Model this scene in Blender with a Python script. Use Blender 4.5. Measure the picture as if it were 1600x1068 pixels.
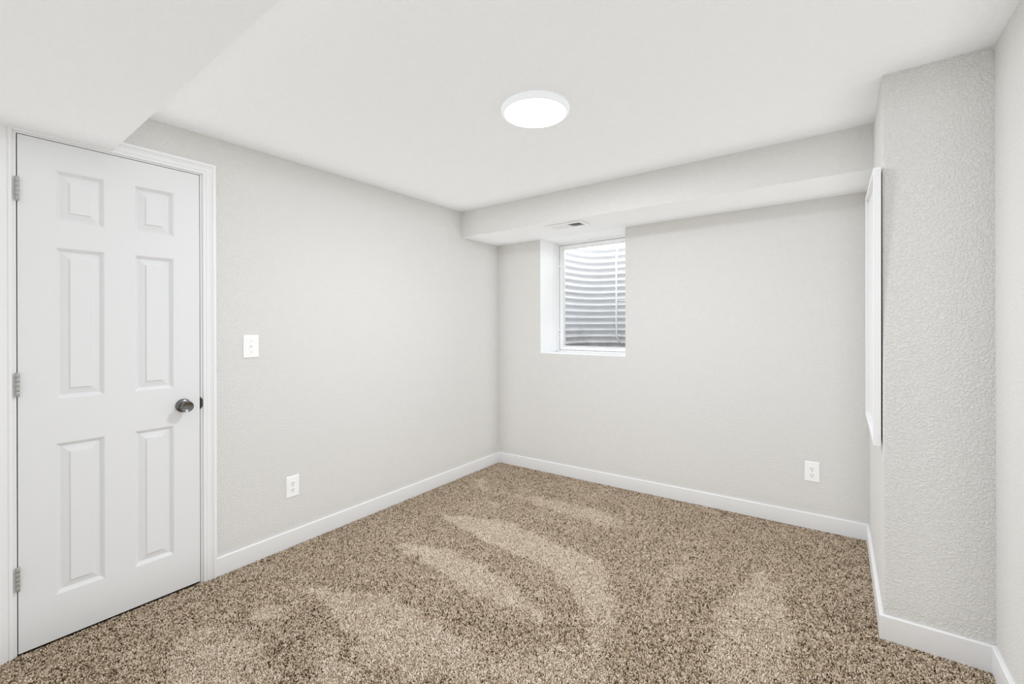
import bpy, bmesh, math
import numpy as np
from mathutils import Matrix, Vector

for o in list(bpy.data.objects):
    bpy.data.objects.remove(o)
C = bpy.context.scene.collection
scene = bpy.context.scene

# ------------------------------------------------------------------ camera
CAM = Vector((2.5726, -3.2667, 1.2996))
YAW, ROLL, FPX = 0.6366, -0.0028, 687.82
fw = Vector((-math.sin(YAW), math.cos(YAW), 0))
rt0 = Vector((math.cos(YAW), math.sin(YAW), 0))
up0 = Vector((0, 0, 1))
rt = rt0 * math.cos(ROLL) + up0 * math.sin(ROLL)
up = -rt0 * math.sin(ROLL) + up0 * math.cos(ROLL)
cam_data = bpy.data.cameras.new('camera')
cam_data.sensor_fit = 'HORIZONTAL'
cam_data.sensor_width = 36.0
cam_data.lens = FPX / 1600 * 36.0
cam_data.shift_y = -28.49 / 1600
cam_data.clip_start = 0.02
cam = bpy.data.objects.new('camera', cam_data)
C.objects.link(cam)
m = Matrix((rt, up, -fw)).transposed().to_4x4()
m.translation = CAM
cam.matrix_world = m
scene.camera = cam

# ------------------------------------------------------------------ world, exposure
WORLD_STRENGTH = 5.2
LAMP_STRENGTH = 119.0
RIM_STRENGTH = 0.42
world = bpy.data.worlds.new('overcast_sky')
scene.world = world
world.use_nodes = True
bg = world.node_tree.nodes['Background']
bg.inputs['Color'].default_value = (0.97, 0.985, 1.0, 1)
bg.inputs['Strength'].default_value = WORLD_STRENGTH
scene.view_settings.view_transform = 'Standard'
scene.view_settings.look = 'None'
scene.view_settings.exposure = 0.0
scene.view_settings.gamma = 1.0
scene.view_settings.use_curve_mapping = False
scene.cycles.use_denoising = True
scene.cycles.max_bounces = 12
scene.cycles.diffuse_bounces = 8
scene.cycles.transparent_max_bounces = 12
scene.cycles.filter_width = 1.1
# soft all-round fill of the bracketed exposure
FILL = 0.293
world.light_settings.distance = 0.19
world.light_settings.ao_factor = FILL
scene.cycles.use_fast_gi = True
scene.cycles.fast_gi_method = 'ADD'

# ------------------------------------------------------------------ materials
def mat(name, col, rough=0.5, metal=0.0, spec=0.5):
    m = bpy.data.materials.new(name)
    m.use_nodes = True
    b = m.node_tree.nodes['Principled BSDF']
    b.inputs['Base Color'].default_value = (*col, 1)
    b.inputs['Roughness'].default_value = rough
    b.inputs['Metallic'].default_value = metal
    b.inputs['Specular IOR Level'].default_value = spec
    return m

def bump(m, scale, dist, strength=1.0, detail=2.0, lo=0.35, hi=0.65, scale2=None, mottle=0.0):
    """Procedural surface relief (sprayed drywall texture, paint nap, wood grain...)."""
    nt = m.node_tree
    N, L = nt.nodes, nt.links
    b = N['Principled BSDF']
    tc = N.new('ShaderNodeTexCoord')
    n1 = N.new('ShaderNodeTexNoise')
    n1.inputs['Scale'].default_value = scale
    n1.inputs['Detail'].default_value = detail
    n1.inputs['Distortion'].default_value = 0.6
    L.new(tc.outputs['Object'], n1.inputs['Vector'])
    r = N.new('ShaderNodeMapRange')
    r.interpolation_type = 'SMOOTHSTEP'
    r.inputs['From Min'].default_value = lo
    r.inputs['From Max'].default_value = hi
    L.new(n1.outputs['Fac'], r.inputs['Value'])
    h = r.outputs['Result']
    if scale2:
        n2 = N.new('ShaderNodeTexNoise')
        n2.inputs['Scale'].default_value = scale2
        n2.inputs['Detail'].default_value = 1.0
        L.new(tc.outputs['Object'], n2.inputs['Vector'])
        a = N.new('ShaderNodeMath')
        a.operation = 'MULTIPLY_ADD'
        a.inputs[1].default_value = 0.5
        L.new(n2.outputs['Fac'], a.inputs[0])
        L.new(h, a.inputs[2])
        h = a.outputs[0]
    bp = N.new('ShaderNodeBump')
    bp.inputs['Strength'].default_value = strength
    bp.inputs['Distance'].default_value = dist
    L.new(h, bp.inputs['Height'])
    L.new(bp.outputs['Normal'], b.inputs['Normal'])
    return m

WALL = bump(mat('greige_wall_paint', (0.676, 0.670, 0.653), 0.75, 0, 0.25), 125, 0.0020, 0.58, 2.0, 0.4, 0.66, 330)
WALL_HEAVY = bump(mat('greige_heavy_texture_paint', (0.676, 0.670, 0.653), 0.75, 0, 0.25), 122, 0.0024, 0.78, 2.0, 0.4, 0.66, 300)
CEIL = bump(mat('white_ceiling_paint', (0.862, 0.873, 0.880), 0.85, 0, 0.2), 70, 0.0018, 0.35, 2.0, 0.4, 0.7)
REVEAL = bump(mat('white_reveal_paint', (0.89, 0.90, 0.905), 0.6, 0, 0.3), 60, 0.001, 0.3)
TRIM = bump(mat('white_trim_paint', (0.80, 0.807, 0.813), 0.4, 0, 0.4), 18, 0.0004, 0.3)
DOORM = mat('white_door_paint', (0.742, 0.752, 0.760), 0.42, 0, 0.4)
PLASTIC = bump(mat('white_plastic', (0.88, 0.885, 0.885), 0.3, 0, 0.5), 40, 0.0001, 0.1)
VINYL = bump(mat('white_vinyl', (0.87, 0.875, 0.88), 0.35, 0, 0.5), 40, 0.0002, 0.1)
DARK = bump(mat('duct_shade', (0.015, 0.015, 0.015), 0.8), 30, 0.0005)
SLOT = bump(mat('dark_slot', (0.06, 0.055, 0.05), 0.6), 30, 0.0002)
NICKEL = bump(mat('satin_nickel', (0.52, 0.515, 0.50), 0.5, 0.65), 300, 0.0002, 0.2)
KNOBM = bump(mat('dark_brushed_nickel', (0.235, 0.233, 0.232), 0.27, 1.0), 300, 0.0002, 0.15)
STRIKE = bump(mat('aged_strike_metal', (0.12, 0.115, 0.11), 0.4, 0.8), 200, 0.0002)
SCREW = bump(mat('painted_screw', (0.62, 0.62, 0.61), 0.4, 0.2), 200, 0.0002)
GRILLE = bump(mat('white_enamel', (0.86, 0.86, 0.865), 0.4), 60, 0.0002, 0.1)
SLAB = bump(mat('carpet_backing', (0.10, 0.08, 0.06), 0.95), 200, 0.002)
LADDER = bump(mat('galvanised_ladder_tube', (0.80, 0.80, 0.81), 0.4, 0.3), 120, 0.0004)
STONE = bump(mat('gravel_stone', (0.30, 0.28, 0.26), 0.9), 60, 0.004)
EARTH = bump(mat('lawn_earth', (0.12, 0.15, 0.06), 0.95), 30, 0.02)

# door paint: moulded fine wood grain, stretched along the height
def grain(m):
    nt = m.node_tree
    N, L = nt.nodes, nt.links
    tc = N.new('ShaderNodeTexCoord')
    mp = N.new('ShaderNodeMapping')
    mp.inputs['Scale'].default_value = (1, 260, 7)
    n = N.new('ShaderNodeTexNoise')
    n.inputs['Scale'].default_value = 1.0
    n.inputs['Detail'].default_value = 3
    bp = N.new('ShaderNodeBump')
    bp.inputs['Distance'].default_value = 0.0006
    bp.inputs['Strength'].default_value = 0.22
    L.new(tc.outputs['Object'], mp.inputs['Vector'])
    L.new(mp.outputs['Vector'], n.inputs['Vector'])
    L.new(n.outputs['Fac'], bp.inputs['Height'])
    L.new(bp.outputs['Normal'], N['Principled BSDF'].inputs['Normal'])
grain(DOORM)

def emit(name, col, s):
    m = bpy.data.materials.new(name)
    m.use_nodes = True
    b = m.node_tree.nodes['Principled BSDF']
    b.inputs['Base Color'].default_value = (0.5, 0.5, 0.5, 1)
    b.inputs['Emission Color'].default_value = (*col, 1)
    b.inputs['Emission Strength'].default_value = s
    return m
DIFF = emit('lit_diffuser', (0.925, 0.985, 1.08), LAMP_STRENGTH)
RIM = emit('lamp_rim_acrylic', (0.96, 0.985, 1.02), RIM_STRENGTH)

def glass_material():
    m = bpy.data.materials.new('window_glass')
    m.use_nodes = True
    nt = m.node_tree
    nt.nodes.clear()
    out = nt.nodes.new('ShaderNodeOutputMaterial')
    mix = nt.nodes.new('ShaderNodeMixShader')
    fr = nt.nodes.new('ShaderNodeFresnel')
    fr.inputs['IOR'].default_value = 1.35
    tr = nt.nodes.new('ShaderNodeBsdfTransparent')
    tr.inputs['Color'].default_value = (0.97, 0.98, 0.98, 1)
    gl = nt.nodes.new('ShaderNodeBsdfGlossy')
    gl.inputs['Roughness'].default_value = 0.02
    nt.links.new(fr.outputs[0], mix.inputs[0])
    nt.links.new(tr.outputs[0], mix.inputs[1])
    nt.links.new(gl.outputs[0], mix.inputs[2])
    nt.links.new(mix.outputs[0], out.inputs['Surface'])
    return m
GLASS = glass_material()

def well_material():
    """Galvanised steel with grey weathering and dirt towards the gravel line."""
    m = mat('weathered_galvanised_steel', (0.7, 0.7, 0.71), 0.55, 0.15)
    nt = m.node_tree
    N, L = nt.nodes, nt.links
    tc = N.new('ShaderNodeTexCoord')
    n = N.new('ShaderNodeTexNoise')
    n.inputs['Scale'].default_value = 9
    n.inputs['Detail'].default_value = 6
    L.new(tc.outputs['Object'], n.inputs['Vector'])
    sp = N.new('ShaderNodeSeparateXYZ')
    L.new(tc.outputs['Object'], sp.inputs[0])
    r = N.new('ShaderNodeMapRange')
    r.inputs['From Min'].default_value = 1.05
    r.inputs['From Max'].default_value = 1.32
    r.inputs['To Min'].default_value = 0.75
    r.inputs['To Max'].default_value = 0.12
    L.new(sp.outputs['Z'], r.inputs['Value'])
    mu = N.new('ShaderNodeMath')
    mu.operation = 'MULTIPLY'
    L.new(r.outputs[0], mu.inputs[0])
    cr = N.new('ShaderNodeMapRange')
    cr.inputs['From Min'].default_value = 0.42
    cr.inputs['From Max'].default_value = 0.7
    L.new(n.outputs['Fac'], cr.inputs['Value'])
    L.new(cr.outputs[0], mu.inputs[1])
    mx = N.new('ShaderNodeMix')
    mx.data_type = 'RGBA'
    mx.inputs[6].default_value = (0.63, 0.634, 0.65, 1)
    mx.inputs[7].default_value = (0.36, 0.35, 0.335, 1)
    L.new(mu.outputs[0], mx.inputs[0])
    L.new(mx.outputs[2], N['Principled BSDF'].inputs['Base Color'])
    return m
WELL = well_material()

def yarn_material():
    m = mat('flecked_carpet_yarn', (0.4, 0.32, 0.24), 0.95, 0, 0.1)
    nt = m.node_tree
    a = nt.nodes.new('ShaderNodeAttribute')
    a.attribute_name = 'yarn'
    nt.links.new(a.outputs['Color'], nt.nodes['Principled BSDF'].inputs['Base Color'])
    return m
YARN = yarn_material()

# ------------------------------------------------------------------ mesh helpers
class MB:
    """Collects boxes, loops, lathes and tubes; build() links them as ONE mesh object."""
    def __init__(s):
        s.bm = bmesh.new()
    def quad(s, pts, mi=0):
        f = s.bm.faces.new([s.bm.verts.new(p) for p in pts])
        f.material_index = mi
        return f
    def hexa(s, p, mi=0, bev=0.0, seg=2):
        """p: 4 bottom points ccw, then 4 top points."""
        v = [s.bm.verts.new(q) for q in p]
        fs = [s.bm.faces.new([v[i] for i in q]) for q in
              ((3, 2, 1, 0), (4, 5, 6, 7), (0, 1, 5, 4), (1, 2, 6, 5), (2, 3, 7, 6), (3, 0, 4, 7))]
        for f in fs:
            f.material_index = mi
        if bev:
            es = list({e for f in fs for e in f.edges})
            bmesh.ops.bevel(s.bm, geom=es, offset=bev, segments=seg, affect='EDGES', profile=0.5)
        return fs
    def box(s, a, b, mi=0, bev=0.0, seg=2):
        (x0, y0, z0), (x1, y1, z1) = a, b
        return s.hexa([(x0, y0, z0), (x1, y0, z0), (x1, y1, z0), (x0, y1, z0),
                       (x0, y0, z1), (x1, y0, z1), (x1, y1, z1), (x0, y1, z1)], mi, bev, seg)
    def lathe(s, prof, origin, axis, seg=32, mi=0):
        """prof: list of (radius, height along axis)."""
        axis = Vector(axis).normalized()
        u = axis.orthogonal().normalized()
        w = axis.cross(u)
        o = Vector(origin)
        rings = []
        for r, h in prof:
            if r < 1e-6:
                rings.append([s.bm.verts.new(o + axis * h)])
            else:
                rings.append([s.bm.verts.new(o + axis * h + (u * math.cos(2 * math.pi * k / seg) + w * math.sin(2 * math.pi * k / seg)) * r) for k in range(seg)])
        for A, B in zip(rings, rings[1:]):
            for k in range(seg):
                k2 = (k + 1) % seg
                if len(A) == 1 and len(B) == 1:
                    continue
                if len(A) == 1:
                    f = s.bm.faces.new((A[0], B[k2], B[k]))
                elif len(B) == 1:
                    f = s.bm.faces.new((A[k], A[k2], B[0]))
                else:
                    f = s.bm.faces.new((A[k], A[k2], B[k2], B[k]))
                f.material_index = mi
                f.smooth = True
    def tube(s, pts, r, seg=10, mi=0):
        pts = [Vector(p) for p in pts]
        rings = []
        ref = None
        for i, p in enumerate(pts):
            d = ((pts[min(i + 1, len(pts) - 1)] - pts[max(i - 1, 0)])).normalized()
            if ref is None:
                ref = d.orthogonal().normalized()
            ref = (ref - d * ref.dot(d)).normalized()
            w = d.cross(ref)
            rings.append([s.bm.verts.new(p + (ref * math.cos(2 * math.pi * k / seg) + w * math.sin(2 * math.pi * k / seg)) * r) for k in range(seg)])
        for A, B in zip(rings, rings[1:]):
            for k in range(seg):
                f = s.bm.faces.new((A[k], A[(k + 1) % seg], B[(k + 1) % seg], B[k]))
                f.smooth = True
                f.material_index = mi
        s.bm.faces.new(rings[0][::-1]).material_index = mi
        s.bm.faces.new(rings[-1]).material_index = mi
    def loops(s, loops, mi=0, cap=True, close=True):
        """Bridge a list of equal-length point loops."""
        vs = [[s.bm.verts.new(p) for p in l] for l in loops]
        n = len(vs[0])
        for A, B in zip(vs, vs[1:]):
            for k in range(n if close else n - 1):
                f = s.bm.faces.new((A[k], A[(k + 1) % n], B[(k + 1) % n], B[k]))
                f.material_index = mi
        if cap:
            s.bm.faces.new(vs[-1]).material_index = mi
    def prism(s, poly, h0, h1, fn, mi=0):
        """Extrude 2-D poly; fn(u, v, h) -> point."""
        a = [s.bm.verts.new(fn(u, v, h0)) for u, v in poly]
        b = [s.bm.verts.new(fn(u, v, h1)) for u, v in poly]
        n = len(poly)
        for k in range(n):
            s.bm.faces.new((a[k], a[(k + 1) % n], b[(k + 1) % n], b[k])).material_index = mi
        s.bm.faces.new(a[::-1]).material_index = mi
        s.bm.faces.new(b).material_index = mi
    def build(s, name, mats, parent=None, recalc=True):
        if recalc:
            bmesh.ops.recalc_face_normals(s.bm, faces=s.bm.faces[:])
        me = bpy.data.meshes.new(name)
        s.bm.to_mesh(me)
        s.bm.free()
        for m_ in (mats if isinstance(mats, (list, tuple)) else [mats]):
            me.materials.append(m_)
        o = bpy.data.objects.new(name, me)
        C.objects.link(o)
        if parent:
            o.parent = parent
            o.matrix_parent_inverse = parent.matrix_basis.inverted()
        return o

def tag(o, label, cat, group=None, kind=None):
    o['label'] = label
    o['category'] = cat
    if group:
        o['group'] = group
    if kind:
        o['kind'] = kind
    return o

def empty(name, loc, rot=(0, 0, 0)):
    o = bpy.data.objects.new(name, None)
    o.location = loc
    o.rotation_euler = rot
    o.empty_display_size = 0.05
    C.objects.link(o)
    o.matrix_basis = Matrix.LocRotScale(Vector(loc), o.rotation_euler, None)
    return o

# ------------------------------------------------------------------ room dimensions (metres)
# left wall is the plane x = 0, back wall the plane y = 0; the basement slab and ceiling are slightly out of level
FRONT = -3.62
R = 3.026           # right wall
P = 2.7173          # side of the bump-out
Q = -0.978          # face of the bump-out
WX0, WX1, WZ0 = 0.47, 1.251, 1.041   # window niche
ND = 0.311          # window plane depth
def Fz(x, y): return 0.0163 * x - 0.003 * y
def Cz(x, y): return 2.2491 + 0.0113 * x - 0.0038 * y
def Sz(x, y): return 2.033 + 0.009 * x - 0.0011 * y
def Sy(x): return -0.5064 + 0.0149 * x          # face of the back soffit
def FSy(x): return -2.7522 - 0.002 * x          # edge of the front soffit
FSZ = 2.0655
FSY1 = FRONT
TOP = 2.42
HB, TB = 0.0933, 0.013                          # baseboard height, thickness
PILE = 0.009

# ------------------------------------------------------------------ setting
b = MB()
pts = [(-0.2, FRONT), (3.3, FRONT), (3.3, 0.45), (-0.2, 0.45)]
b.hexa([(x, y, -0.2) for x, y in pts] + [(x, y, Fz(x, y) - PILE) for x, y in pts])
tag(b.build('floor', SLAB), 'basement floor slab under the tan flecked carpet', 'floor', kind='structure')

b = MB()
b.hexa([(x, y, Cz(x, y)) for x, y in pts] + [(x, y, TOP + 0.12) for x, y in pts])
tag(b.build('ceiling', CEIL), 'smooth white ceiling with the round light on it', 'ceiling', kind='structure')

# left wall with a closed pocket behind the door
DY0, DY1, DZ1 = -3.047, -2.410, 2.057
b = MB()
b.box((-0.16, DY1, -0.15), (0, 0.45, TOP))
b.box((-0.16, FRONT, -0.15), (0, DY0, TOP))
b.box((-0.16, DY0, DZ1), (0, DY1, TOP))
b.box((-0.16, DY0, -0.15), (-0.12, DY1, DZ1))
tag(b.build('wall_left', WALL), 'greige textured left wall with the white door in it', 'wall', kind='structure')

# back wall with the deep window niche
b = MB()
BT = 0.43
b.box((-0.16, 0, -0.15), (WX0, BT, TOP))
b.box((WX1, 0, -0.15), (3.2, BT, TOP))
b.box((WX0, 0, -0.15), (WX1, BT, WZ0))
b.hexa([(WX0, 0, Sz(WX0, 0)), (WX1, 0, Sz(WX1, 0)), (WX1, BT, Sz(WX1, 0)), (WX0, BT, Sz(WX0, 0)),
        (WX0, 0, TOP), (WX1, 0, TOP), (WX1, BT, TOP), (WX0, BT, TOP)])
for f in b.bm.faces:
    c = f.calc_center_median()
    f.normal_update()
    if WX0 - 0.001 <= c.x <= WX1 + 0.001 and 0.05 < c.y < BT - 0.01 and WZ0 - 0.001 <= c.z <= Sz(WX0, 0) + 0.02:
        f.material_index = 1
tag(b.build('wall_back', [WALL, REVEAL]), 'greige textured back wall with the deep white window niche', 'wall', kind='structure')

b = MB()
b.box((R, FRONT, -0.15), (3.2, Q - 0.0, TOP))
tag(b.build('wall_right', WALL), 'greige right wall at the photo edge, in front of the bump-out', 'wall', kind='structure')
b = MB()
b.box((P, Q, -0.15), (3.2, 0, TOP))
for e in list(b.bm.edges):
    if all(abs(v.co.x - P) < 1e-5 and abs(v.co.y - Q) < 1e-5 for v in e.verts):
        bmesh.ops.bevel(b.bm, geom=[e], offset=0.007, segments=4, affect='EDGES', profile=0.5)
        break
tag(b.build('wall_bumpout', WALL_HEAVY), 'greige textured wall bump-out carrying the white wooden panel', 'wall', kind='structure')

b = MB()
b.box((-0.16, FRONT - 0.12, -0.15), (3.2, FRONT, TOP))
tag(b.build('wall_front', WALL), 'greige front wall behind the viewpoint', 'wall', kind='structure')

# soffits
b = MB()
xs = (0.0, P)
b.hexa([(0, Sy(0), Sz(0, Sy(0))), (P, Sy(P), Sz(P, Sy(P))), (P, 0, Sz(P, 0)), (0, 0, Sz(0, 0)),
        (0, Sy(0), TOP), (P, Sy(P), TOP), (P, 0, TOP), (0, 0, TOP)])
for f in b.bm.faces:
    f.normal_update()
    if f.calc_center_median().z < 2.1:
        f.material_index = 1
tag(b.build('wall_soffit', [WALL, CEIL]), 'long boxed soffit along the back wall above the window', 'soffit', kind='structure')
b = MB()
b.hexa([(0, FSY1, FSZ), (R, FSY1, FSZ), (R, FSy(R), FSZ), (0, FSy(0), FSZ),
        (0, FSY1, TOP), (R, FSY1, TOP), (R, FSy(R), TOP), (0, FSy(0), TOP)])
tag(b.build('ceiling_soffit', CEIL), 'low white boxed soffit above the door, upper left', 'soffit', kind='structure')

# baseboards: follow the floor, small eased top edge
def baseboard(name, p0, p1, nrm, label, e0=0.0, e1=0.0):
    """run from p0 to p1 along a wall, nrm points into the room; e0/e1 lengthen the front edge for mitres"""
    p0, p1, n = Vector((*p0, 0)), Vector((*p1, 0)), Vector((*nrm, 0))
    d = (p1 - p0).normalized()
    prof = [(0, -0.012), (TB, -0.012), (TB, HB - 0.003), (TB - 0.0025, HB), (0, HB)]
    b = MB()
    L = []
    for p, e in ((p0, -e0), (p1, e1)):
        l = []
        for t, z in prof:
            q = p + n * t + d * (e * t / TB)
            l.append((q.x, q.y, Fz(q.x, q.y) + z))
        L.append(l)
    a = [b.bm.verts.new(q) for q in L[0]]
    c = [b.bm.verts.new(q) for q in L[1]]
    k = len(a)
    for i in range(k):
        b.bm.faces.new((a[i], a[(i + 1) % k], c[(i + 1) % k], c[i]))
    b.bm.faces.new(a[::-1])
    b.bm.faces.new(c)
    return tag(b.build(name, TRIM), label, 'baseboard', kind='structure')
CO = -2.3535        # outer edge of the door casing
baseboard('baseboard_left', (0, CO), (0, 0), (1, 0), 'white baseboard along the left wall beside the door', 0, -TB)
baseboard('baseboard_back', (0, 0), (P, 0), (0, -1), 'white baseboard along the back wall under the window', -TB, -TB)
baseboard('baseboard_bumpout_side', (P, 0), (P, Q), (-1, 0), 'white baseboard along the narrow side of the bump-out', -TB, TB)
baseboard('baseboard_bumpout', (P, Q), (R, Q), (0, -1), 'white baseboard across the face of the bump-out', TB, -TB)
baseboard('baseboard_right', (R, Q), (R, FRONT), (-1, 0), 'white baseboard at the foot of the right wall', -TB, 0)

# ------------------------------------------------------------------ door casing and jamb
trim = empty('trim_1', (0, -2.73, 0.01))
tag(trim, 'white moulded casing and jamb around the six-panel door', 'door frame', kind='structure')
prof = [(0, 0), (0, .0085), (.002, .0105), (.0095, .0110), (.0115, .0085), (.0135, .0085), (.0150, .0105),
        (.0300, .0125), (.0375, .0165), (.0390, .0140), (.0410, .0140), (.0425, .0172), (.0530, .0172), (.0565, .0145), (.0565, 0)]
b = MB()
vs = []
for w, t in prof:
    y0, y1, z1 = DY0 - w, DY1 + w, DZ1 + w
    vs.append([b.bm.verts.new(q) for q in ((t, y0, Fz(0, y0) - 0.012), (t, y0, z1), (t, y1, z1), (t, y1, Fz(0, y1) - 0.012))])
for A, B in zip(vs, vs[1:]):
    for k in range(3):
        b.bm.faces.new((A[k], A[k + 1], B[k + 1], B[k]))
b.build('casing', TRIM, trim)
b = MB()
GY0, GY1, GZ1 = -3.0355, -2.4195, 2.0505       # jamb faces
def jamb(b, x0, x1, o0, o1):
    b.box((x0, DY0, -0.02), (x1, GY0 + o0, DZ1))
    b.box((x0, GY1 - o0, -0.02), (x1, DY1, DZ1))
    b.box((x0, GY0 + o0, GZ1 - o0), (x1, GY1 - o0, DZ1))
jamb(b, -0.119, 0.0, 0, 0)
b.build('jamb', TRIM, trim)
b = MB()
jamb(b, -0.075, -0.039, 0.012, 0)
b.build('door_stop', TRIM, trim)
# strike plate on the jamb, clipped corners wrapping the jamb edge
b = MB()
b.prism([(-0.030, 0.876), (0.0, 0.876), (0.0022, 0.884), (0.0022, 0.928), (0.0, 0.936), (-0.030, 0.936)], GY1 - 0.0016, GY1 + 0.0005, lambda u, v, h: (u, h, v))
b.prism([(GY1 - 0.0016, 0.876), (GY1 + 0.0055, 0.886), (GY1 + 0.0085, 0.892), (GY1 + 0.0085, 0.922), (GY1 + 0.0055, 0.928), (GY1 - 0.0016, 0.938)], 0.0002, 0.0022, lambda u, v, h: (h, u, v))
o = b.build('strike_plate', STRIKE, trim)
o['label'] = 'dark metal strike plate'

# ------------------------------------------------------------------ six-panel door
door = empty('door_1', (0, -2.73, 0.015))
tag(door, 'white six-panel moulded interior door, closed', 'door', kind='structure')
SY0, SY1, SZ0, SZ1 = -3.0325, -2.4225, 0.0145, 2.0475
FX, BX = -0.0005, -0.0355
panels = []
for ya, yb in ((-2.9275, -2.7795), (-2.6755, -2.5305)):
    for za, zb in ((1.7225, 1.9335), (0.9965, 1.6165), (0.1955, 0.8135)):
        panels.append((ya, yb, za, zb))
ys = sorted({SY0, SY1, *[p[0] for p in panels], *[p[1] for p in panels]})
zs = sorted({SZ0, SZ1, *[p[2] for p in panels], *[p[3] for p in panels]})
b = MB()
for i in range(len(ys) - 1):
    for j in range(len(zs) - 1):
        cy, cz = (ys[i] + ys[i + 1]) / 2, (zs[j] + zs[j + 1]) / 2
        if any(p[0] < cy < p[1] and p[2] < cz < p[3] for p in panels):
            continue
        b.quad([(FX, ys[i], zs[j]), (FX, ys[i + 1], zs[j]), (FX, ys[i + 1], zs[j + 1]), (FX, ys[i], zs[j + 1])])
bmesh.ops.remove_doubles(b.bm, verts=b.bm.verts[:], dist=1e-5)
e = 0.0015
for q in ([(FX, SY0, SZ0), (FX, SY1, SZ0), (BX, SY1, SZ0), (BX, SY0, SZ0)], [(FX, SY0, SZ1), (FX, SY1, SZ1), (BX, SY1, SZ1), (BX, SY0, SZ1)],
          [(FX, SY0, SZ0), (FX, SY0, SZ1), (BX, SY0, SZ1), (BX, SY0, SZ0)], [(FX, SY1, SZ0), (FX, SY1, SZ1), (BX, SY1, SZ1), (BX, SY1, SZ0)],
          [(BX, SY0, SZ0), (BX, SY1, SZ0), (BX, SY1, SZ1), (BX, SY0, SZ1)]):
    b.quad(q)
slab = b.build('door_slab', DOORM, door, recalc=False)
relief = [(0, 0), (.0010, -.0022), (.0028, -.0026), (.0125, -.0135), (.0145, -.0142), (.0165, -.0140), (.0400, -.0062), (.0408, -.0062), (.0422, -.0016), (.0435, -.0012)]
for ya, yb, za, zb in panels:
    b = MB()
    L = [[(FX + h, ya + i, za + i), (FX + h, yb - i, za + i), (FX + h, yb - i, zb - i), (FX + h, ya + i, zb - i)] for i, h in relief]
    b.loops(L)
    b.build('door_panel', DOORM, door, recalc=False)
# hinges: five knuckles, pin caps and the visible leaf edge
for zc in (1.832, 1.067, 0.309):
    b = MB()
    hx, hy, hr, hh = 0.0060, -3.0340, 0.0066, 0.0445
    for k in range(5):
        z0 = zc - hh + k * (2 * hh / 5)
        b.lathe([(0, 0.0003), (hr - 0.0002, 0.0003), (hr, 0.0005), (hr, 2 * hh / 5 - 0.0005), (hr - 0.0002, 2 * hh / 5 - 0.0003), (0, 2 * hh / 5 - 0.0003)], (hx, hy, z0), (0, 0, 1), 20)
    b.box((-0.03, hy - 0.0008, zc - hh), (hx, hy + 0.0008, zc + hh))
    h = b.build('hinge', NICKEL, door)
    h['label'] = 'satin nickel hinge'
    b = MB()
    for s in (1, -1):
        b.lathe([(0.0058, 0), (0.0058, 0.002), (0.004, 0.0038), (0, 0.0042)], (hx, hy, zc + s * hh), (0, 0, s), 18)
    p = b.build('hinge_pin', NICKEL, door)
    p.parent = h
    p.matrix_parent_inverse = door.matrix_basis.inverted() @ Matrix.Identity(4)
    p.matrix_parent_inverse = Matrix.Identity(4)
    p.matrix_basis = Matrix.Identity(4)
# knob with a dished face on a round rosette
b = MB()
KY, KZ = -2.4925, 0.9055
b.lathe([(0.0118, 0.010), (0.0118, 0.026), (0.0150, 0.034), (0.0225, 0.043), (0.0258, 0.051), (0.0262, 0.057), (0.0252, 0.0615), (0.0232, 0.0625), (0.0216, 0.0612), (0.0150, 0.0580), (0, 0.0560)], (0, KY, KZ), (1, 0, 0), 48)
knob = b.build('door_knob', KNOBM, door)
knob['label'] = 'dark brushed nickel door knob'
b = MB()
b.lathe([(0.0325, -0.0005), (0.0325, 0.004), (0.0310, 0.0065), (0.0250, 0.0100), (0.0140, 0.0125), (0, 0.0125)], (0, KY, KZ), (1, 0, 0), 48)
b.lathe([(0.0016, 0.009), (0.0016, 0.0115), (0, 0.0118)], (0, KY - 0.0215, KZ + 0.001), (1, 0, 0), 12)
ro = b.build('rosette', KNOBM, door)
ro.parent = knob
ro.matrix_parent_inverse = Matrix.Identity(4)

# ------------------------------------------------------------------ window
win = empty('window_1', ((WX0 + WX1) / 2, ND, WZ0))
tag(win, 'white vinyl basement window deep in the back wall niche', 'window', kind='structure')
def ring(b, x0, x1, z0, z1, w, y0, y1, bev=0.0015):
    zt0, zt1 = z1(x0), z1(x1)
    b.hexa([(x0, y0, z0), (x0 + w, y0, z0), (x0 + w, y1, z0), (x0, y1, z0), (x0, y0, zt0), (x0 + w, y0, zt0), (x0 + w, y1, zt0), (x0, y1, zt0)], 0, bev)
    b.hexa([(x1 - w, y0, z0), (x1, y0, z0), (x1, y1, z0), (x1 - w, y1, z0), (x1 - w, y0, zt1), (x1, y0, zt1), (x1, y1, zt1), (x1 - w, y1, zt1)], 0, bev)
    b.box((x0 + w, y0, z0), (x1 - w, y1, z0 + w), 0, bev)
    a, c = x0 + w, x1 - w
    b.hexa([(a, y0, zt0 - w), (c, y0, zt1 - w), (c, y1, zt1 - w), (a, y1, zt0 - w), (a, y0, zt0), (c, y0, zt1), (c, y1, zt1), (a, y1, zt0)], 0, bev)
wtop = lambda x: Sz(x, 0.0)
b = MB()
ring(b, WX0, WX1, WZ0, wtop, 0.012, 0.296, 0.375)
for xa, xb in ((WX0, WX0 + 0.009), (WX1 - 0.009, WX1)):
    b.box((xa, 0.243, WZ0 + 0.004), (xb, 0.2965, wtop(WX0) - 0.004), 0, 0.001)
b.build('window_frame', VINYL, win)
b = MB()
SX0, SX1, SZb = WX0 + 0.0190, WX1 - 0.0190, WZ0 + 0.0175
ring(b, SX0, SX1, SZb, lambda x: wtop(x) - 0.0175, 0.0280, 0.305, 0.352, 0.003)
sash = b.build('sash', VINYL, win)
b = MB()
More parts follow.
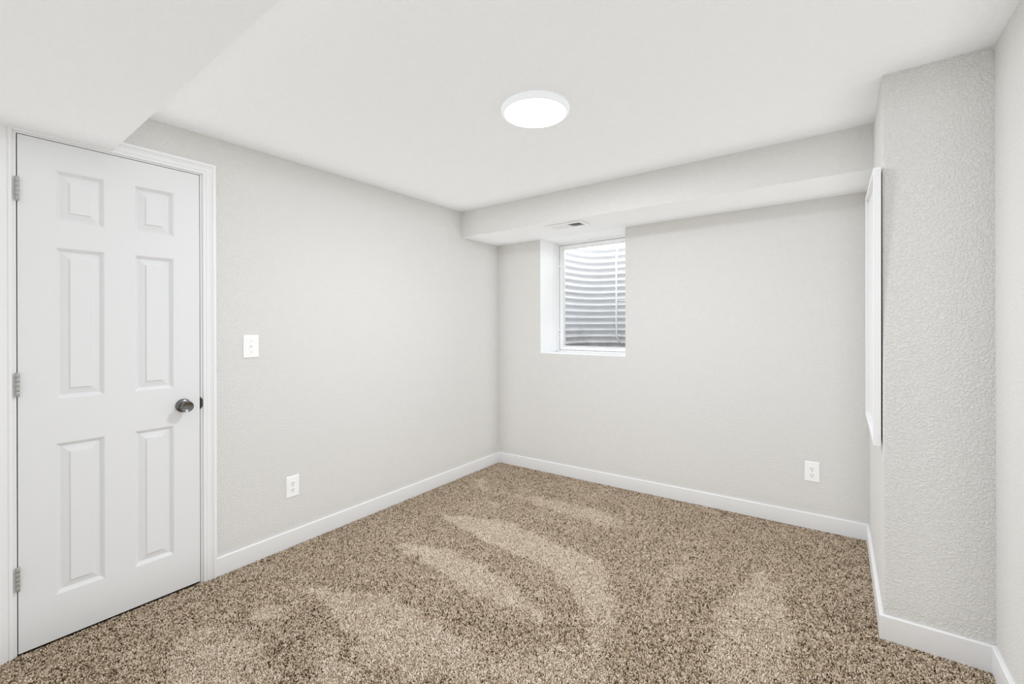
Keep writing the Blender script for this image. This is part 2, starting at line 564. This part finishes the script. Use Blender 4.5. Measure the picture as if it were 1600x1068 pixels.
ring(b, SX0 + 0.029, SX1 - 0.029, SZb + 0.029, lambda x: wtop(x) - 0.044, 0.0075, 0.316, 0.345, 0.002)
o = b.build('glazing_bead', VINYL, win)
o.parent = sash
o.matrix_parent_inverse = Matrix.Identity(4)
b = MB()
b.box((SX0 + 0.030, 0.328, SZb + 0.030), (SX1 - 0.030, 0.332, wtop(WX0) - 0.046))
b.build('glass_pane', GLASS, win)
for z in (1.832, 1.237):
    b = MB()
    b.box((WX0 + 0.006, 0.288, z - 0.009), (WX0 + 0.030, 0.3045, z + 0.009), 0, 0.003, 3)
    b.lathe([(0.005, 0), (0.005, 0.004), (0.003, 0.0055), (0, 0.0055)], (WX0 + 0.017, 0.288, z), (0, -1, 0), 16)
    b.build('sash_clip', VINYL, win)

# ------------------------------------------------------------------ outside the window
WCX, WY0, WHW, WDP, WEX = 0.86, 0.431, 0.49, 0.69, 4.5      # squarish U: half width, projection, roundness
def well_pt(t, off=0.0):
    """t 0..pi runs along the U from right to left; off moves outwards"""
    c, s_ = math.cos(t), max(math.sin(t), 0.0)
    return (WCX + math.copysign(abs(c) ** (2 / WEX), c) * (WHW + off), WY0 + s_ ** (2 / WEX) * (WDP + off))
def well_back(x):
    return WY0 + (1 - min(abs(x - WCX) / WHW, 1) ** WEX) ** (1 / WEX) * WDP
b = MB()
pitch, amp = 0.0657, 0.0142
prev = None
zlo, zhi = 0.955, 2.105
nz, na = 176, 80
for i in range(nz + 1):
    z = zlo + (zhi - zlo) * i / nz
    off = amp * math.sin(2 * math.pi * (z - 2.068) / pitch + math.pi)
    row = [b.bm.verts.new((*well_pt(math.pi * (0.5 - 0.5 * math.cos(math.pi * k / na)), off), z)) for k in range(na + 1)]
    if prev:
        for A in range(len(row) - 1):
            f = b.bm.faces.new((prev[A], prev[A + 1], row[A + 1], row[A]))
            f.smooth = True
    prev = row
well = empty('window_well', (WCX, 0.9, 1.0))
tag(well, 'curved corrugated grey steel window well outside the window', 'window well')
b.build('corrugated_shell', WELL, well)
b = MB()
b.tube([(*well_pt(math.pi * (0.5 - 0.5 * math.cos(math.pi * k / 60))), zhi) for k in range(61)], 0.012)
b.build('rolled_rim', WELL, well)

# escape ladder leaning on the well: rails bend out to the steel at both ends, rungs between
lad = empty('escape_ladder', (0.9, 1.05, 1.04))
tag(lad, 'pale metal escape ladder standing in the corrugated window well', 'ladder')
def rail(x):
    ya = 0.075
    yw = well_back(x) - 0.012
    c = [(x, yw, 2.09), (x, yw - 0.010, 2.088), (x, yw - 0.035, 2.072), (x, yw - 0.058, 2.035), (x, yw - ya + 0.004, 1.985), (x, yw - ya, 1.95)]
    c += [(x, yw - ya, 1.95 - 0.05 * k) for k in range(1, 16)]
    c += [(x + 0.002, yw - ya + 0.004, 1.165), (x + 0.010, yw - 0.058, 1.130), (x + 0.022, yw - 0.032, 1.105), (x + 0.034, yw, 1.088)]
    return c, yw - ya
r1, yr1 = rail(0.735)
r2, yr2 = rail(1.085)
for rr in (r1, r2):
    b = MB()
    b.tube([Vector(p) for p in rr], 0.0085, 12)
    b.build('rail', LADDER, lad)
for z in (1.235, 1.535, 1.835):
    b = MB()
    b.tube([(0.720, yr1, z), (1.100, yr2, z)], 0.0065, 10)
    b.build('rung', LADDER, lad)

# gravel in the bottom of the well
rng = np.random.default_rng(5)
b = MB()
for i in range(900):
    x, y = WCX + rng.uniform(-0.46, 0.46), WY0 + rng.uniform(0.02, WDP - 0.03)
    if y > well_back(x) - 0.03:
        continue
    s = rng.uniform(0.012, 0.026)
    mt = Matrix.Translation((x, y, 1.020 + rng.uniform(-0.01, 0.020))) @ Matrix.Rotation(rng.uniform(0, 6), 4, 'Z') @ Matrix.Diagonal((s, s * rng.uniform(.6, 1), s * rng.uniform(.5, .8), 1))
    bmesh.ops.create_icosphere(b.bm, subdivisions=1, radius=1, matrix=mt)
b.prism([well_pt(math.pi * k / 40, -0.016) for k in range(41)], 0.96, 1.005, lambda u, v, h: (u, v, h))
tag(b.build('gravel', STONE), 'grey gravel at the bottom of the window well', 'gravel', kind='stuff')
b = MB()
for k in range(60):
    a0, a1 = math.pi * k / 60, math.pi * (k + 1) / 60
    q = [well_pt(a0, 0.03), well_pt(a0, 4.0), well_pt(a1, 4.0), well_pt(a1, 0.03)]
    b.hexa([(x, y, 1.85) for x, y in q] + [(x, y, 2.06) for x, y in q])
tag(b.build('ground_outside', EARTH), 'lawn around the top of the window well', 'ground', kind='structure')

# ------------------------------------------------------------------ carpet
VACUUM_SHEEN = [
    (1, [(0.368, -1.17), (0.569, -1.069), (0.708, -1.022), (0.875, -0.977), (1.149, -1.023), (1.432, -1.058), (1.592, -1.131), (1.734, -1.336), (1.843, -1.575), (1.873, -1.8), (1.762, -1.763), (1.688, -1.537), (1.487, -1.382), (1.349, -1.339), (1.172, -1.307), (1.009, -1.282), (0.864, -1.251), (0.636, -1.221)]),
    (1, [(0.455, -1.603), (0.698, -1.48), (1.04, -1.487), (1.288, -1.535), (1.422, -1.561), (1.572, -1.629), (1.532, -1.724), (1.324, -1.706), (1.077, -1.71), (0.729, -1.656)]),
    (1, [(0.388, -2.134), (0.662, -2.014), (0.884, -1.94), (1.079, -1.94), (1.247, -1.935), (1.402, -1.959), (1.534, -1.992), (1.57, -2.103), (1.338, -2.199), (1.171, -2.255), (1.0, -2.213), (0.787, -2.194), (0.548, -2.164)]),
    (0.9, [(0.493, -2.422), (0.483, -2.338), (0.556, -2.236), (0.616, -2.315), (0.582, -2.406)]),
    (0.8, [(0.396, -2.619), (0.414, -2.524), (0.602, -2.435), (0.825, -2.449), (0.997, -2.512), (0.706, -2.719), (0.513, -2.707)]),
    (0.9, [(0.852, -2.295), (0.917, -2.272), (1.064, -2.279), (1.24, -2.339), (1.119, -2.425), (0.977, -2.377)]),
    (0.8, [(0.123, -0.483), (0.203, -0.429), (0.394, -0.619), (0.641, -0.563), (0.873, -0.525), (1.066, -0.465), (1.331, -0.508), (1.451, -0.58), (1.421, -0.711), (1.233, -0.672), (0.92, -0.661), (0.697, -0.616), (0.428, -0.661), (0.292, -0.638)]),
    (0.6, [(0.521, -0.795), (0.612, -0.776), (0.715, -0.906), (0.627, -0.902)]),
    (0.85, [(2.242, -0.691), (2.309, -0.674), (2.386, -0.918), (2.424, -1.182), (2.475, -1.458), (2.225, -1.637), (2.165, -1.44), (2.13, -1.188), (2.184, -0.932)]),
    (0.6, [(1.865, -1.077), (1.875, -0.749), (1.945, -0.808), (1.938, -1.105), (1.935, -1.259)]),
    (0.75, [(1.396, -2.043), (1.625, -1.775), (1.869, -1.707), (1.953, -1.831), (1.479, -2.168)]),
    (0.35, [(2.641, -0.36), (2.685, -0.367), (2.681, -0.705), (2.64, -0.698)]),
]
def value_noise(x, y, cell, rng):
    """smooth 2-D value noise in 0..1"""
    gx, gy = (x - x.min()) / cell, (y - y.min()) / cell
    W, H = int(gx.max()) + 3, int(gy.max()) + 3
    g = rng.random((H, W))
    ix, iy = gx.astype(int), gy.astype(int)
    fx, fy = gx - ix, gy - iy
    fx, fy = fx * fx * (3 - 2 * fx), fy * fy * (3 - 2 * fy)
    return (g[iy, ix] * (1 - fx) + g[iy, ix + 1] * fx) * (1 - fy) + (g[iy + 1, ix] * (1 - fx) + g[iy + 1, ix + 1] * fx) * fy

def signed_inside(px, py, poly):
    """distance to the outline, positive inside"""
    d = np.full(px.shape, 1e9)
    ins = np.zeros(px.shape, bool)
    n = len(poly)
    for i in range(n):
        (ax, ay), (bx, by) = poly[i], poly[(i + 1) % n]
        vx, vy = bx - ax, by - ay
        t = np.clip(((px - ax) * vx + (py - ay) * vy) / (vx * vx + vy * vy), 0, 1)
        d = np.minimum(d, np.hypot(px - ax - t * vx, py - ay - t * vy))
        c = ((ay > py) != (by > py))
        with np.errstate(divide='ignore', invalid='ignore'):
            xi = (bx - ax) * (py - ay) / (by - ay if by != ay else 1e-9) + ax
        ins ^= c & (px < xi)
    return np.where(ins, d, -d)

def make_carpet():
    rng = np.random.default_rng(11)
    sp = 0.0046
    gx, gy = np.meshgrid(np.arange(0.001, R, sp), np.arange(-3.3, 0, sp * 0.866))
    gx[1::2] += sp / 2
    x, y = gx.ravel(), gy.ravel()
    x = x + rng.uniform(-1, 1, x.size) * sp * 0.35
    y = y + rng.uniform(-1, 1, y.size) * sp * 0.35
    keep = (x < R) & (x > 0.0) & (y < 0) & ~((x > P) & (y > Q))
    x, y = x[keep], y[keep]
    n = x.size
    # brushed strokes left by the vacuum cleaner: the sheen of the leaning pile is painted into the yarn colour
    wx = x + (value_noise(x, y, 0.07, rng) - 0.5) * 0.075
    wy = y + (value_noise(x, y, 0.07, rng) - 0.5) * 0.075
    mask = np.zeros(n)
    for w, poly in VACUUM_SHEEN:
        s = signed_inside(wx, wy, poly)
        t = np.clip((s + 0.016) / 0.050, 0, 1)
        mask = np.maximum(mask, w * t * t * (3 - 2 * t))
    mask = np.clip(mask + (value_noise(x, y, 0.16, rng) - 0.5) * 0.28 + (value_noise(x, y, 0.05, rng) - 0.5) * 0.2, -0.15, 1.15)
    # yarn flecks
    f = 0.62 * rng.random(n) + 0.38 * value_noise(x, y, 0.007, rng)
    stops = np.array([0.0, 0.22, 0.38, 0.55, 0.75, 1.0])
    cols = np.array([(0.034, 0.022, 0.012), (0.115, 0.079, 0.047), (0.385, 0.290, 0.194), (0.555, 0.445, 0.328), (0.715, 0.608, 0.482), (0.88, 0.805, 0.70)])
    f = np.clip(f - 0.025 + 0.19 * mask, 0, 1)  # stroke sheen lightens the fleck colour
    col = np.stack([np.interp(f, stops, cols[:, k]) for k in range(3)], 1)
    # tufts: twisted, leaning three-sided yarn ends
    ang = rng.uniform(0, 2 * np.pi, n)
    rad = rng.uniform(0.0027, 0.0037, n)
    hgt = PILE + rng.uniform(-0.0030, 0.0022, n)
    edge = np.minimum.reduce([x, -y])
    lean = rng.normal(0, 0.0022, (n, 2))
    lean[:, 0] += mask * 0.0016
    lean[:, 1] -= mask * 0.0016
    base = Fz(x, y) - PILE
    V = np.zeros((n, 6, 3))
    for k in range(3):
        a = ang + k * 2 * np.pi / 3
        V[:, k, 0] = x + rad * np.cos(a)
        V[:, k, 1] = y + rad * np.sin(a)
        V[:, k, 2] = base - 0.001
        a2 = a + 0.7
        V[:, 3 + k, 0] = x + lean[:, 0] + 0.80 * rad * np.cos(a2)
        V[:, 3 + k, 1] = y + lean[:, 1] + 0.80 * rad * np.sin(a2)
        V[:, 3 + k, 2] = base + hgt - 0.0008 * (k == 0)
    V[:, :, 0] = np.clip(V[:, :, 0], 0.0005, R - 0.0005)
    V[:, :, 1] = np.clip(V[:, :, 1], FRONT, -0.0005)
    quads = np.array([[0, 1, 4, 3], [1, 2, 5, 4], [2, 0, 3, 5]])
    tri = np.array([3, 4, 5])
    off = (np.arange(n) * 6)[:, None]
    Lp = np.concatenate([(off + quads.ravel()[None, :]), off + tri[None, :]], 1)      # 15 loops a tuft
    starts = (np.arange(n) * 15)[:, None] + np.array([0, 4, 8, 12])[None, :]
    me = bpy.data.meshes.new('carpet')
    me.vertices.add(n * 6)
    me.vertices.foreach_set('co', V.astype(np.float32).ravel())
    me.loops.add(n * 15)
    me.loops.foreach_set('vertex_index', Lp.astype(np.int32).ravel())
    me.polygons.add(n * 4)
    me.polygons.foreach_set('loop_start', starts.astype(np.int32).ravel())
    me.update(calc_edges=True)
    at = me.attributes.new('yarn', 'FLOAT_COLOR', 'POINT')
    rgba = np.ones((n, 6, 4), np.float32)
    rgba[:, :, :3] = col[:, None, :]
    at.data.foreach_set('color', rgba.ravel())
    me.materials.append(YARN)
    me.validate()
    o = bpy.data.objects.new('carpet', me)
    C.objects.link(o)
    tag(o, 'tan and brown flecked cut pile carpet with vacuum strokes whose sheen is painted pale', 'carpet', kind='stuff')
    return n
make_carpet()

# ------------------------------------------------------------------ ceiling light
LX, LY = 1.478, -1.605
lz = Cz(LX, LY)
lamp = empty('ceiling_light', (LX, LY, lz))
tag(lamp, 'round flush white disc light glowing on the ceiling', 'ceiling light')
b = MB()
b.lathe([(0.149, 0.006), (0.1495, -0.0005), (0.152, -0.002), (0.1535, -0.008), (0.1525, -0.018), (0.148, -0.0255), (0.139, -0.0275)], (LX, LY, lz), (0, 0, 1), 96)
b.build('rim', RIM, lamp)
b = MB()
b.lathe([(0.139, -0.0272), (0.10, -0.0288), (0.05, -0.0295), (0, -0.0298)], (LX, LY, lz), (0, 0, 1), 48)
b.build('diffuser', DIFF, lamp)

# ------------------------------------------------------------------ air vent on the soffit
VX0, VX1, VY0, VY1 = 0.790, 1.090, -0.428, -0.270
vz = Sz(0.94, -0.35)
vent = empty('air_vent', (0.94, -0.35, vz))
tag(vent, 'white two-way metal air register on the soffit underside above the window', 'air vent')
b = MB()
ix0, ix1, iy0, iy1 = VX0 + 0.030, VX1 - 0.030, VY0 + 0.030, VY1 - 0.030
def frame4(o, h): return [(VX0 + o, VY0 + o, vz + h), (VX1 - o, VY0 + o, vz + h), (VX1 - o, VY1 - o, vz + h), (VX0 + o, VY1 - o, vz + h)]
b.loops([frame4(0.005, 0.002), frame4(0.005, -0.0032), frame4(0, -0.0032), frame4(0, -0.0055), frame4(0.004, -0.0085), frame4(0.025, -0.0085), frame4(0.028, -0.006), frame4(0.029, 0.001)], cap=False)
b.box(((VX0 + VX1) / 2 - 0.006, iy0, vz - 0.008), ((VX0 + VX1) / 2 + 0.006, iy1, vz + 0.0))
b.build('register_frame', GRILLE, vent)
b = MB()
b.box((ix0, iy0, vz + 0.0002), (ix1, iy1, vz + 0.0008))
b.build('duct_shade_sheet', DARK, vent)  # thin near-black sheet, painted shade of the duct behind the louvers
for half in (0, 1):
    xa = ix0 if half == 0 else (VX0 + VX1) / 2 + 0.006
    xb = (VX0 + VX1) / 2 - 0.006 if half == 0 else ix1
    k = 9
    for i in range(k):
        xc = xa + (i + 0.5) * (xb - xa) / k
        dx = 0.0055 if half == 0 else -0.0042
        t = 0.0009
        b = MB()
        zt, zb_ = vz + 0.0, vz - 0.0058
        b.hexa([(xc - dx - t, iy0, zb_), (xc - dx + t, iy0, zb_), (xc - dx + t, iy1, zb_), (xc - dx - t, iy1, zb_),
                (xc + dx - t, iy0, zt), (xc + dx + t, iy0, zt), (xc + dx + t, iy1, zt), (xc + dx - t, iy1, zt)])
        b.build('louver', GRILLE, vent)
for xs_ in (VX0 + 0.014, VX1 - 0.014):
    b = MB()
    b.lathe([(0.0045, 0), (0.0045, 0.0012), (0.0030, 0.0024), (0, 0.0026)], (xs_, (VY0 + VY1) / 2, vz - 0.0085), (0, 0, -1), 16)
    b.build('screw', SCREW, vent)

# ------------------------------------------------------------------ wall plates
def plate_local(w, h, t=0.0058):
    """plate in local axes: u across, v up, n out of the wall"""
    return [[(-w / 2 + i, -h / 2 + i, d), (w / 2 - i, -h / 2 + i, d), (w / 2 - i, h / 2 - i, d), (-w / 2 + i, h / 2 - i, d)]
            for i, d in ((0.0008, 0.0), (0, 0.0012), (0.0004, 0.0026), (0.0030, t - 0.0006), (0.0055, t))]
def placed(loc, n):
    """matrix: local u, v, n to the wall"""
    n = Vector(n)
    v = Vector((0, 0, 1))
    u = v.cross(n)
    mt = Matrix((u, v, n)).transposed().to_4x4()
    mt.translation = Vector(loc)
    return mt
def root_at(name, mt):
    o = bpy.data.objects.new(name, None)
    o.empty_display_size = 0.05
    C.objects.link(o)
    o.matrix_basis = mt
    return o
def local_part(b, name, m_, parent):
    o = b.build(name, m_, None)
    o.parent = parent
    return o
def screw(parent, u, v, t=0.0058):
    b = MB()
    b.lathe([(0.0034, -0.001), (0.0034, 0.0004), (0.0026, 0.0010), (0, 0.0012)], (u, v, t), (0, 0, 1), 14)
    b.box((u - 0.0026, v - 0.0004, t + 0.0009), (u + 0.0026, v + 0.0004, t + 0.00135))
    local_part(b, 'screw', SCREW, parent)

sw = root_at('light_switch', placed((0, -2.1835, 1.180), (1, 0, 0)))
tag(sw, 'white toggle light switch on the left wall beside the door', 'light switch')
b = MB()
b.loops(plate_local(0.080, 0.124))
local_part(b, 'wall_plate', PLASTIC, sw)
b = MB()
b.box((-0.0052, -0.0122, 0.0050), (0.0052, 0.0122, 0.0066), 0, 0.0006)
local_part(b, 'toggle_collar', PLASTIC, sw)
b = MB()
b.hexa([(-0.0038, -0.0045, 0.0060), (0.0038, -0.0045, 0.0060), (0.0038, 0.0060, 0.0060), (-0.0038, 0.0060, 0.0060),
        (-0.0032, 0.0040, 0.0180), (0.0032, 0.0040, 0.0180), (0.0032, 0.0100, 0.0165), (-0.0032, 0.0100, 0.0165)], 0, 0.0008)
local_part(b, 'toggle', PLASTIC, sw)
screw(sw, 0, 0.030)
screw(sw, 0, -0.030)

def outlet(mt, label):
    o = root_at('wall_outlet', mt)
    tag(o, label, 'wall outlet', 'duplex wall outlets near the floor')
    b = MB()
    b.loops(plate_local(0.076, 0.123))
    local_part(b, 'wall_plate', PLASTIC, o)
    for s in (1, -1):
        vc = s * 0.0195
        b = MB()
        poly = []
        for k in range(40):                      # rounded face with flattened top and bottom
            a = 2 * math.pi * k / 40
            poly.append((0.0172 * math.cos(a), vc + max(-0.0142, min(0.0142, 0.0172 * math.sin(a)))))
        b.loops([[(u, v, 0.0052) for u, v in poly], [(u, v, 0.0072) for u, v in poly], [(u * 0.96, vc + (v - vc) * 0.96, 0.0078) for u, v in poly]])
        rc = local_part(b, 'receptacle', PLASTIC, o)
        for u, hgt_ in ((-0.0064, 0.0042), (0.0064, 0.0034)):
            b = MB()
            b.box((u - 0.0012, vc + 0.0030 - hgt_, 0.0070), (u + 0.0012, vc + 0.0030 + hgt_, 0.0081))
            local_part(b, 'slot', SLOT, rc)
        b = MB()
        b.lathe([(0.0027, 0.0070), (0.0027, 0.0081), (0, 0.0081)], (0, vc - 0.0075, 0), (0, 0, 1), 16)
        local_part(b, 'ground_hole', SLOT, rc)
    screw(o, 0, 0)
    return o
outlet(placed((0, -1.9575, 0.3515), (1, 0, 0)), 'white duplex outlet on the left wall, nearer the door')
outlet(placed((2.4455, 0, 0.388), (0, -1, 0)), 'white duplex outlet on the back wall, right of the window')

# ------------------------------------------------------------------ white wooden box panel on the side of the bump-out
# local axes: origin at the near lower corner on the wall; +y along the wall towards the back wall, -x into the room
pan = bpy.data.objects.new('wall_panel', None)
C.objects.link(pan)
pan.matrix_basis = Matrix.Translation((P, -0.966, 0.804)) @ Matrix.Rotation(math.radians(1.9), 4, 'X')
tag(pan, 'tall white wooden box-framed panel mounted on the side of the bump-out', 'wall panel')
PW, PH, X0, X1, BW = 0.622, 1.112, -0.0290, -0.0046, 0.019
for a, c in (((X0, 0, 0), (X1, BW, PH)), ((X0, PW - BW, 0), (X1, PW, PH)),
             ((X0, BW, 0), (X1, PW - BW, BW)), ((X0, BW, PH - BW), (X1, PW - BW, PH))):
    b = MB()
    b.box(a, c, 0, 0.0012)
    local_part(b, 'frame_board', TRIM, pan)
b = MB()
b.box((X0 + 0.014, BW, BW), (X1, PW - BW, PH - BW))
local_part(b, 'back_panel', TRIM, pan)
for z in (0.014, 0.034, PH - 0.014, PH - 0.030):
    b = MB()
    b.lathe([(0.0018, -0.001), (0.0018, 0.0003), (0, 0.0004)], ((X0 + X1) / 2 + 0.003, 0, z), (0, -1, 0), 10)
    local_part(b, 'nail_head', SCREW, pan)
